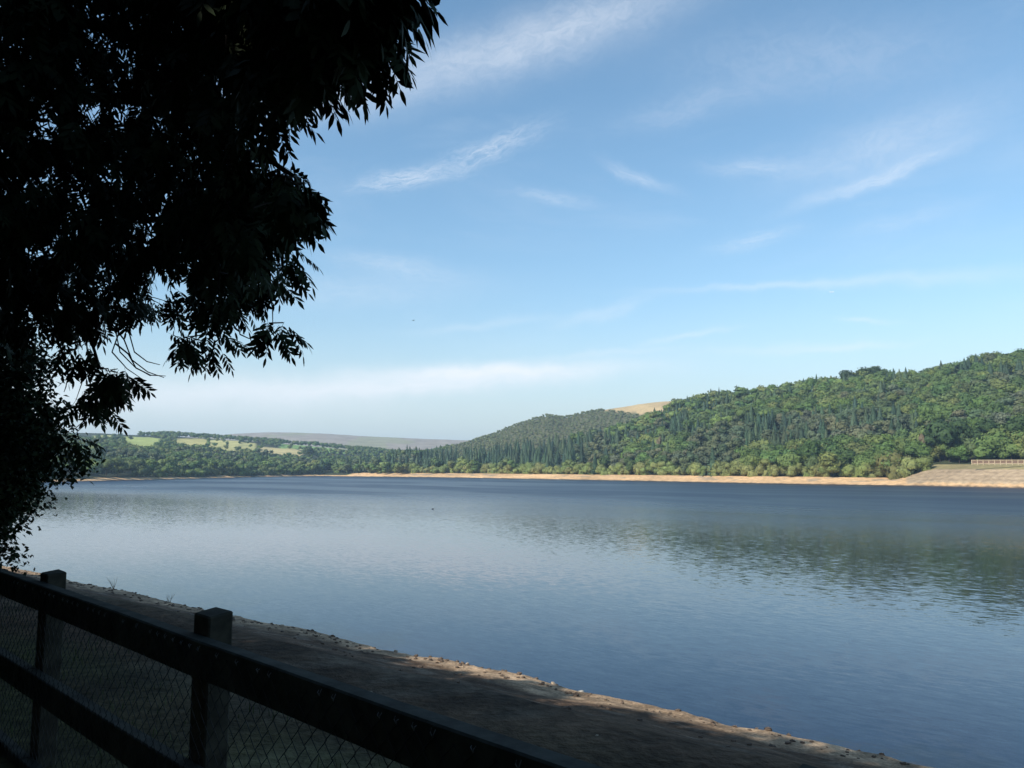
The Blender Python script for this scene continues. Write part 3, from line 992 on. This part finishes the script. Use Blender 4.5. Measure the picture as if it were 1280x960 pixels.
def at(px, py, depth):
    """a point seen at this place in the view, standing depth metres away"""
    u_, v_ = (px - 640) / 1000, (480 - py) / 1000
    return np.array([u_ * depth, (CT - v_ * ST_) * depth, EYE + (ST_ + v_ * CT) * depth])


def ash_leaf(seed, n=5, L=.24):
    """pinnate leaf along +x: stalk, n opposite pairs and an end leaflet"""
    r = np.random.default_rng(seed)
    V, F = [], []

    def axis(s):
        return np.array([s * L, 0, -.035 * s * s * (1 + .4 * r.random())])
    for i in range(6):
        a, b = axis(i / 6), axis((i + 1) / 6); o = len(V); w_ = .0016
        V += [a + (0, w_, 0), a - (0, w_, 0), b - (0, w_, 0), b + (0, w_, 0)]; F.append((o, o + 1, o + 2, o + 3))
    for i in range(n + 1):
        s = .28 + .72 * i / n
        for sg in ((1, -1) if i < n else (0,)):
            p = axis(s)
            l = .078 * r.uniform(.85, 1.15) * (.85 + .3 * math.sin(s * 2.6)); wd = l * r.uniform(.15, .19)
            an = sg * R(r.uniform(38, 58)); d = np.array([math.cos(an), math.sin(an), r.uniform(-.55, -.1)]); d /= np.linalg.norm(d)
            e = np.cross([0, 0, 1], d); e /= np.linalg.norm(e)
            dn = np.array([0, 0, -1]) * l
            o = len(V)
            V += [p, p + d * l * .28 + e * wd * .8, p + d * l * .28 - e * wd * .8, p + d * l * .60 + e * wd * .85 + dn * .05, p + d * l * .60 - e * wd * .85 + dn * .05, p + d * l * 1.0 + dn * .14, p + d * l * .30 + dn * .03]
            F += [(o, o + 2, o + 6, o + 1), (o + 1, o + 6, o + 4, o + 3), (o + 6, o + 2, o + 4, o + 6), ]
            F[-1] = (o + 6, o + 2, o + 4, o + 4)
            F.append((o + 3, o + 4, o + 5, o + 5))
    V = np.array(V); F = np.array(F)
    # quads with a doubled corner become thin quads
    V2, F2 = list(V), []
    for f in F:
        if f[2] == f[3]:
            V2.append((V[f[2]] + V[f[0]]) / 2 if f[2] != f[0] else V[f[2]]); F2.append((f[0], f[1], f[2], len(V2) - 1))
        else: F2.append(tuple(f))
    return np.array(V2), np.array(F2)


LEAF = [ash_leaf(400 + i, 4 + i % 3) for i in range(5)]
LEAF_ME = [mesh_np('ash_leaf', V, F, None, M['ash_leaf']) for V, F in LEAF]


def frame(d, roll):
    d = d / np.linalg.norm(d)
    h = np.array([0, 0, 1.0]) if abs(d[2]) < .95 else np.array([1.0, 0, 0])
    y = np.cross(h, d); y /= np.linalg.norm(y); z = np.cross(d, y)
    c, s = math.cos(roll), math.sin(roll)
    return np.stack([d, y * c + z * s, -y * s + z * c], 1)


def in_poly(px, py, poly):
    ins = False
    n = len(poly)
    for i in range(n):
        (ax, ay), (bx, by) = poly[i], poly[(i + 1) % n]
        if (ay > py) != (by > py) and px < (bx - ax) * (py - ay) / (by - ay) + ax: ins = not ins
    return ins


ASH = [(-260, -420), (600, -420), (540, -220), (480, -120), (455, -60), (446, -10), (440, 40), (425, 75), (385, 90), (355, 140), (335, 115), (305, 90), (285, 145), (305, 190), (358, 208),
       (382, 258), (372, 318), (335, 358), (300, 378), (250, 395), (200, 385), (150, 385), (100, 405), (60, 395), (-40, 420), (-260, 440)]
shoots = []
while len(shoots) < 1750:
    px, py = random.uniform(-260, 760), random.uniform(-420, 440)
    if not in_poly(px, py, ASH): continue
    if (px < 0 or py < -60) and random.random() < .6: continue
    g = vnoise(px / 38, py / 38, 71)
    if g < .12: continue
    edge = max(0, min(1, (px - 180) / 280))
    dep = 7.2 - 2.9 * edge * (1 if py < 180 else .75) + random.uniform(-1.2, 1.6)
    if py > 300: dep += 1.2
    shoots.append((px, py, max(3.4, dep), 0))
for (cx, cy, rx, ry, n, dep) in ((128, 475, 24, 18, 9, 7.6), (145, 470, 15, 15, 4, 7.4), (118, 500, 12, 14, 4, 7.6), (240, 425, 16, 12, 5, 7.4), (272, 425, 6, 8, 2, 7.4), (346, 408, 8, 6, 3, 6.6), (100, 545, 9, 8, 3, 7.8),
                                 (92, 430, 14, 16, 4, 7.6), (372, 235, 18, 14, 5, 4.3), (340, 130, 12, 20, 5, 4.4), (462, 55, 10, 14, 4, 4.0), (470, -30, 8, 8, 2, 4.0)):
    for i in range(n):
        shoots.append((cx + random.uniform(-rx, rx), cy + random.uniform(-ry, ry), dep + random.uniform(-.25, .25), 1))
SP = np.array([at(*s[:3]) for s in shoots])

BASE = np.array([-8.2, 4.2, 8.0])
ash = empty('ash_tree', BASE)
tag(ash, 'ash tree at upper left with dark feathery leaves hanging over the water', 'tree')
V, F = [], []
tr = [BASE + np.array(p) for p in ((0, 0, 0), (.1, .1, 1.5), (.05, .25, 3.5), (.25, .3, 6), (.5, .4, 9), (.7, .5, 12))]
tube(V, F, [p - BASE for p in tr], [.34, .27, .24, .20, .15, .09], 10)
link('trunk', mesh_np('ash_trunk', V, F, None, M['ash_bark'], True), ash)
limbs = [(2, 3.2, [(-160, 150, 8.6), (40, 200, 8.0), (180, 270, 7.4), (300, 320, 6.6)]), (3, 5.5, [(-250, -100, 8), (-20, 20, 7.4), (200, 60, 6.4), (380, 60, 5.2), (470, 30, 4.4)]),
         (2, 3.4, [(-180, 260, 9.0), (0, 330, 8.6), (110, 390, 7.9), (125, 460, 7.6)]), (3, 6.3, [(-150, -260, 7.6), (120, -220, 6.4), (360, -180, 5.0), (540, -110, 4.2)]),
         (3, 5.8, [(-180, -20, 8.6), (100, 120, 7.8), (290, 200, 6.0), (375, 225, 4.8)]), (4, 8, [(-220, -380, 9), (150, -380, 7.5), (480, -330, 6), (640, -280, 5)])]
nodes, nrad = [], []
for (ti, zz, way) in limbs:
    V, F = [], []
    p0 = tr[ti]
    pp = [p0] + [at(*q) for q in way]
    # smooth the run with extra points
    fine = []
    for a, b in zip(pp[:-1], pp[1:]):
        for k in range(4):
            fine.append(a + (b - a) * k / 4 + np.array([random.gauss(0, .03), random.gauss(0, .03), random.gauss(0, .03) + .12 * math.sin(k / 4 * math.pi)]))
    fine.append(pp[-1])
    rr = np.linspace(.085, .012, len(fine))
    tube(V, F, [p - BASE for p in fine], rr, 7)
    link('limb', mesh_np('ash_limb', V, F, None, M['ash_bark'], True), ash)
    for p, r_ in zip(fine[2:], rr[2:]):
        nodes.append(p); nrad.append(r_)
V, F = [], []
nodes = np.array(nodes); nodes_l = list(nodes)
dist0 = np.array([np.min(np.linalg.norm(nodes - p, axis=1)) for p in SP])
for i in np.argsort(dist0):
    p = SP[i]
    arr = np.array(nodes_l)
    dd = np.linalg.norm(arr - p, axis=1) + np.maximum(0, p[2] - arr[:, 2]) * .6
    b = arr[int(np.argmin(dd))]
    m1 = b + (p - b) * .35 + np.array([random.gauss(0, .03), random.gauss(0, .03), .10 * np.linalg.norm(p - b)])
    m2 = b + (p - b) * .72 + np.array([random.gauss(0, .03), random.gauss(0, .03), .08 * np.linalg.norm(p - b)])
    tube(V, F, [q - BASE for q in (b, m1, m2, p)], [.008, .0065, .005, .0035], 4)
    nodes_l += [m1, m2, p]
# bare drooping twigs in the gap below the crown
for (x0, y0, x1, y1, x2, y2) in ((135, 400, 150, 440, 188, 470), (140, 405, 165, 450, 205, 472), (150, 400, 168, 440, 200, 456), (145, 430, 170, 460, 207, 470), (150, 402, 140, 440, 178, 474), (290, 400, 300, 418, 322, 420), (100, 400, 110, 450, 95, 500), (60, 400, 85, 470, 80, 490)):
    a, b, e = at(x0, y0, 7.6), at(x1, y1, 7.5), at(x2, y2, 7.4)
    tube(V, F, [q - BASE for q in (a, (a + b) / 2 + np.array([.02, 0, .02]), b, (b + e) / 2 + np.array([0, 0, -.03]), e)], [.009, .008, .007, .005, .003], 4)
tw = link('twigs', mesh_np('ash_twigs', V, F, None, M['ash_bark'], True), ash)
tw['kind'] = 'stuff'
crown = link('crown', None, ash)
leaves = []
for i, (px, py, dep, tip) in enumerate(shoots):
    p = SP[i]
    n = random.randint(4, 6) if not tip else random.randint(3, 5)
    if px < 0 or py < -60: n = 6
    for j in range(n):
        a = random.uniform(0, 6.28)
        d = np.array([math.cos(a) * .6 + .18, math.sin(a) * .6, -random.uniform(.25, 1.0)])
        leaves.append((dep, p + np.array([random.gauss(0, .05), random.gauss(0, .05), random.gauss(0, .04)]), frame(d, random.gauss(0, .5)), random.uniform(.85, 1.25), random.randrange(5), px > 0 and py > -20))
leaves.sort(key=lambda l: (not l[5], l[0]))
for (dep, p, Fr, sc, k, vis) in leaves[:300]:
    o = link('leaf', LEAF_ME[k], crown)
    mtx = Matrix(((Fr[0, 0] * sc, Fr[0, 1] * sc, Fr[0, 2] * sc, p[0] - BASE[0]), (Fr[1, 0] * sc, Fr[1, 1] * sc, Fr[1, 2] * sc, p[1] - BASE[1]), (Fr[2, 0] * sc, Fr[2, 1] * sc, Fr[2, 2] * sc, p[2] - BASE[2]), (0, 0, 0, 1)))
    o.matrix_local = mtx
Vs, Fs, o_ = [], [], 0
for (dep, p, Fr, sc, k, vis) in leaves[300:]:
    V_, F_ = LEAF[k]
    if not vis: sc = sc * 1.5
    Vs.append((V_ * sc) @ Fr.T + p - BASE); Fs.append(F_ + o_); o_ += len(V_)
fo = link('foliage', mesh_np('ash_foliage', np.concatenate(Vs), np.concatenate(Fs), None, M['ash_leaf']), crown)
fo['kind'] = 'stuff'

# ------------------------------------------------------------------ dark shrub at the left edge
SB = np.array([-8.6, 11.6, 7.9])
shrub = empty('hawthorn_shrub', SB)
tag(shrub, 'dense dark shrub at the left edge below the ash branches', 'shrub')
SHRUB = [(-230, 400), (30, 405), (50, 450), (52, 490), (66, 520), (72, 555), (72, 575), (52, 600), (38, 630), (16, 640), (2, 660), (-4, 692), (-70, 720), (-230, 760)]
V, F = [], []
pts = []
while len(pts) < 1250:
    px, py = random.uniform(-230, 100), random.uniform(400, 750)
    if not in_poly(px, py, SHRUB): continue
    pts.append(at(px, py, random.uniform(10.2, 12.6)))
pts += [at(px + random.uniform(-6, 6), py + random.uniform(-5, 5), 10.5) for px, py in ((98, 560), (104, 572), (96, 580), (84, 592), (22, 690), (12, 706), (70, 470))]
stem = [SB + np.array(q) for q in ((0, 0, 0), (.1, .0, 1.2), (0, .1, 2.4), (.2, 0, 3.8), (.3, 0, 5.0))]
tube(V, F, [q - SB for q in stem], [.12, .10, .08, .05, .03], 8)
link('trunk', mesh_np('shrub_trunk', V, F, None, M['ash_bark'], True), shrub)
V, F = [], []
nod = [stem[0] + (stem[-1] - stem[0]) * k / 12 for k in range(2, 13)]
for p in sorted(pts, key=lambda p: np.linalg.norm(p - stem[2])):
    arr = np.array(nod); dd = np.linalg.norm(arr - p, axis=1)
    b = arr[int(np.argmin(dd))]; mm = (b + p) / 2 + np.array([0, 0, .08])
    tube(V, F, [q - SB for q in (b, mm, p)], [.012, .009, .005], 4)
    nod += [mm, p]
tw = link('twigs', mesh_np('shrub_twigs', V, F, None, M['ash_bark'], True), shrub)
tw['kind'] = 'stuff'
Vs = []
for p in pts:
    for j in range(48):
        a = random.uniform(0, 6.28)
        d = np.array([math.cos(a), math.sin(a), -random.uniform(0, .9)])
        Fr = frame(d, random.gauss(0, .6)); l = random.uniform(.06, .11); wd = l * random.uniform(.22, .34)
        c0 = p + np.array([random.gauss(0, .13), random.gauss(0, .13), random.gauss(0, .11)]) - SB
        for q in ((0, 0, 0), (l * .45, wd, 0), (l, 0, -.02), (l * .45, -wd, 0)): Vs.append(c0 + Fr @ np.array(q))
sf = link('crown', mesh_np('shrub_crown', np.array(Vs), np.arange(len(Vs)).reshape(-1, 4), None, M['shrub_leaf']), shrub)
sf['kind'] = 'stuff'

# ------------------------------------------------------------------ tall wood behind the path: it shades the bank, fence and ash
Vs, Fs, o_ = [], [], 0
r_ = np.random.default_rng(5)
for i in range(40):
    t = -34 + i * 3.0 + r_.uniform(-1, 1)
    off = -6.0 - 5.0 * (i % 2) + r_.uniform(-.8, .8)
    h = (17.4 if i % 2 == 0 else 19.9) + r_.uniform(-.5, .4) + (3.5 if not (20 < t < 39) else 0)
    bp = FN * off + FD_ * t
    for j in range(36):
        z = r_.uniform(.03, .90) * h
        a = r_.uniform(0, 6.28); rr = r_.uniform(0, 3.2) * math.sqrt(max(.1, 1 - ((z / h - .5) / .5) ** 2))
        c = np.array([bp[0] + math.cos(a) * rr, bp[1] + math.sin(a) * rr, 8.2 + z])
        lr = r_.uniform(1.5, 2.5)
        if c[2] + lr > 8.2 + h: c[2] = 8.2 + h - lr
        D = r_.normal(0, 1, (150, 3)); D /= np.linalg.norm(D, axis=1, keepdims=True)
        v, f = leaf_quads(c + D * lr * r_.uniform(.5, 1.08, (150, 1)), D, .52, r_)
        Vs.append(v); Fs.append(f + o_); o_ += len(v)
    V, F = [], []
    tube(V, F, [(bp[0], bp[1], 7.9), (bp[0] + .1, bp[1], 12), (bp[0], bp[1] + .1, 8.2 + h * .8)], [.32, .24, .08], 7)
    Vs.append(np.array(V)); Fs.append(np.array(F) + o_); o_ += len(V)
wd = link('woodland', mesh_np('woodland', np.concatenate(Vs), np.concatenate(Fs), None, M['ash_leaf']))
tag(wd, 'tall shading trees lining the path behind the viewer', 'woodland', kind='stuff')

# ------------------------------------------------------------------ pale timber fence above the embankment
ff = [(254.5, 445.0), (286.0, 432.0)]
a, b = np.array(ff[0]), np.array(ff[1]); L = np.linalg.norm(b - a); e = (b - a) / L
rz = math.atan2(e[1], e[0])
zf = 11.9
far_fence = empty('timber_fence', (a[0], a[1], zf), rz)
tag(far_fence, 'pale timber fence on top of the stone embankment across the water', 'fence')
pm = bevel_box('fence_post', .34, .34, 2.9, M['far_wood'], .03)
n = int(L // 2.75)
for i in range(n + 1):
    o = link('post', pm, far_fence); o.location = (i * 2.75, 0, -.3)
rm = bevel_box('fence_rail', n * 2.75, .12, .34, M['far_wood'], .02)
for z in (2.2, .25):
    o = link('rail', rm, far_fence); o.location = (n * 2.75 / 2, -.25, z)
bm_ = bevel_box('fence_panel', 2.38, .06, 1.55, M['far_board'], .01)
for i in range(n):
    o = link('panel', bm_, far_fence); o.location = (i * 2.75 + 1.375, .05, .62)


# ------------------------------------------------------------------ birds and the distant aeroplane
def revolve(V, F, prof, k=8):
    """closed body along x from (x, half width, half height, z) rings"""
    o = len(V)
    for (x, ry, rz_, z) in prof:
        for j in range(k):
            t = 2 * math.pi * j / k
            V.append(np.array([x, ry * math.cos(t), z + rz_ * math.sin(t)]))
    for i in range(len(prof) - 1):
        for j in range(k): F.append((o + i * k + j, o + i * k + (j + 1) % k, o + (i + 1) * k + (j + 1) % k, o + (i + 1) * k + j))


duck = empty('duck', (-19.3, 197, 0), R(20))
tag(duck, 'tiny dark duck floating alone on the open water', 'duck')
V, F = [], []
revolve(V, F, [(-.34, .01, .01, .16), (-.26, .07, .05, .11), (-.1, .14, .12, .07), (.1, .14, .12, .07), (.22, .08, .09, .10), (.24, .05, .06, .22), (.27, .05, .06, .30), (.33, .05, .05, .33), (.38, .03, .02, .32), (.45, .02, .01, .31), (.46, .001, .001, .31)])
link('body', mesh_np('duck_body', np.array(V), F, None, M['plumage'], True), duck)
bird = empty('flying_bird', (-18.6, 149, 37.7), R(40))
tag(bird, 'small dark bird in flight low in the open sky', 'bird')
V, F = [], []
revolve(V, F, [(-.22, .03, .005, 0), (-.1, .04, .03, 0), (.05, .05, .05, 0), (.14, .03, .035, .01), (.19, .025, .025, .02), (.24, .002, .002, .01)])
link('body', mesh_np('bird_body', np.array(V), F, None, M['plumage'], True), bird)
for sg in (-1, 1):
    V = np.array([(.08, .02 * sg, .02), (-.08, .02 * sg, .02), (-.02, .2 * sg, .12), (.08, .2 * sg, .13), (-.12, .42 * sg, .06), (-.06, .43 * sg, .06)])
    link('wing', mesh_np('bird_wing', np.concatenate([V, V - (0, 0, .012)]), [(0, 1, 2, 3), (3, 2, 4, 5), (6, 9, 8, 7), (9, 11, 10, 8)], None, M['plumage']), bird)
pl_d = 6000.0
pa, pe = R(22.15), R(11.65)
plane = empty('airliner', (pl_d * math.sin(pa) * math.cos(pe), pl_d * math.cos(pa) * math.cos(pe), EYE + pl_d * math.sin(pe)), R(-25))
tag(plane, 'tiny white aeroplane in the sky above the right-hand hill', 'aeroplane')
V, F = [], []
revolve(V, F, [(-15, .2, .2, 1.2), (-11, 1.2, 1.3, .6), (-4, 1.9, 1.9, 0), (10, 1.9, 1.9, 0), (13.5, 1.3, 1.2, -.2), (15, .2, .2, -.4)], 10)
link('fuselage', mesh_np('fuselage', np.array(V), F, None, M['airframe'], True), plane)


def slab(pts, th):
    P = np.array(pts, float)
    return np.concatenate([P, P - (0, 0, th)]), [(0, 1, 2, 3), (7, 6, 5, 4), (0, 4, 5, 1), (1, 5, 6, 2), (2, 6, 7, 3), (3, 7, 4, 0)]


for sg in (-1, 1):
    V, F = slab([(3.5, 1.5 * sg, -.6), (-2, 1.5 * sg, -.6), (-5.5, 15 * sg, .6), (-4, 15 * sg, .6)], .35)
    link('wing', mesh_np('wing', V, F, None, M['airframe']), plane)
    V, F = slab([(-11, .6 * sg, 1), (-14, .6 * sg, 1), (-15.2, 5.2 * sg, 1.3), (-14, 5.2 * sg, 1.3)], .2)
    link('tailplane', mesh_np('tailplane', V, F, None, M['airframe']), plane)
V = np.array([(-10, .12, 1.4), (-14, .12, 1.4), (-15.6, .12, 6.2), (-13.8, .12, 6.2), (-10, -.12, 1.4), (-14, -.12, 1.4), (-15.6, -.12, 6.2), (-13.8, -.12, 6.2)])
link('fin', mesh_np('fin', V, [(0, 1, 2, 3), (7, 6, 5, 4), (0, 4, 5, 1), (1, 5, 6, 2), (2, 6, 7, 3), (3, 7, 4, 0)], None, M['airframe']), plane)

# ------------------------------------------------------------------ summer haze
hz = bpy.data.meshes.new('haze')
x0, x1, y0, y1, z0, z1 = -5600, 5600, -5600, 5600, -6.0, 215.0
hz.from_pydata([(x0, y0, z0), (x1, y0, z0), (x1, y1, z0), (x0, y1, z0), (x0, y0, z1), (x1, y0, z1), (x1, y1, z1), (x0, y1, z1)], [],
               [(3, 2, 1, 0), (4, 5, 6, 7), (0, 1, 5, 4), (1, 2, 6, 5), (2, 3, 7, 6), (3, 0, 4, 7)])
hm = bpy.data.materials.new('haze_air')
hm.use_nodes = True
hm.node_tree.nodes.clear()
pv = hm.node_tree.nodes.new('ShaderNodeVolumePrincipled')
pv.inputs['Color'].default_value = (.56, .78, 1.0, 1)
pv.inputs['Density'].default_value = .00014
pv.inputs['Anisotropy'].default_value = .1
ho = hm.node_tree.nodes.new('ShaderNodeOutputMaterial')
hm.node_tree.links.new(pv.outputs[0], ho.inputs['Volume'])
haze = tag(link('haze', hz, None, hm), kind='stuff')
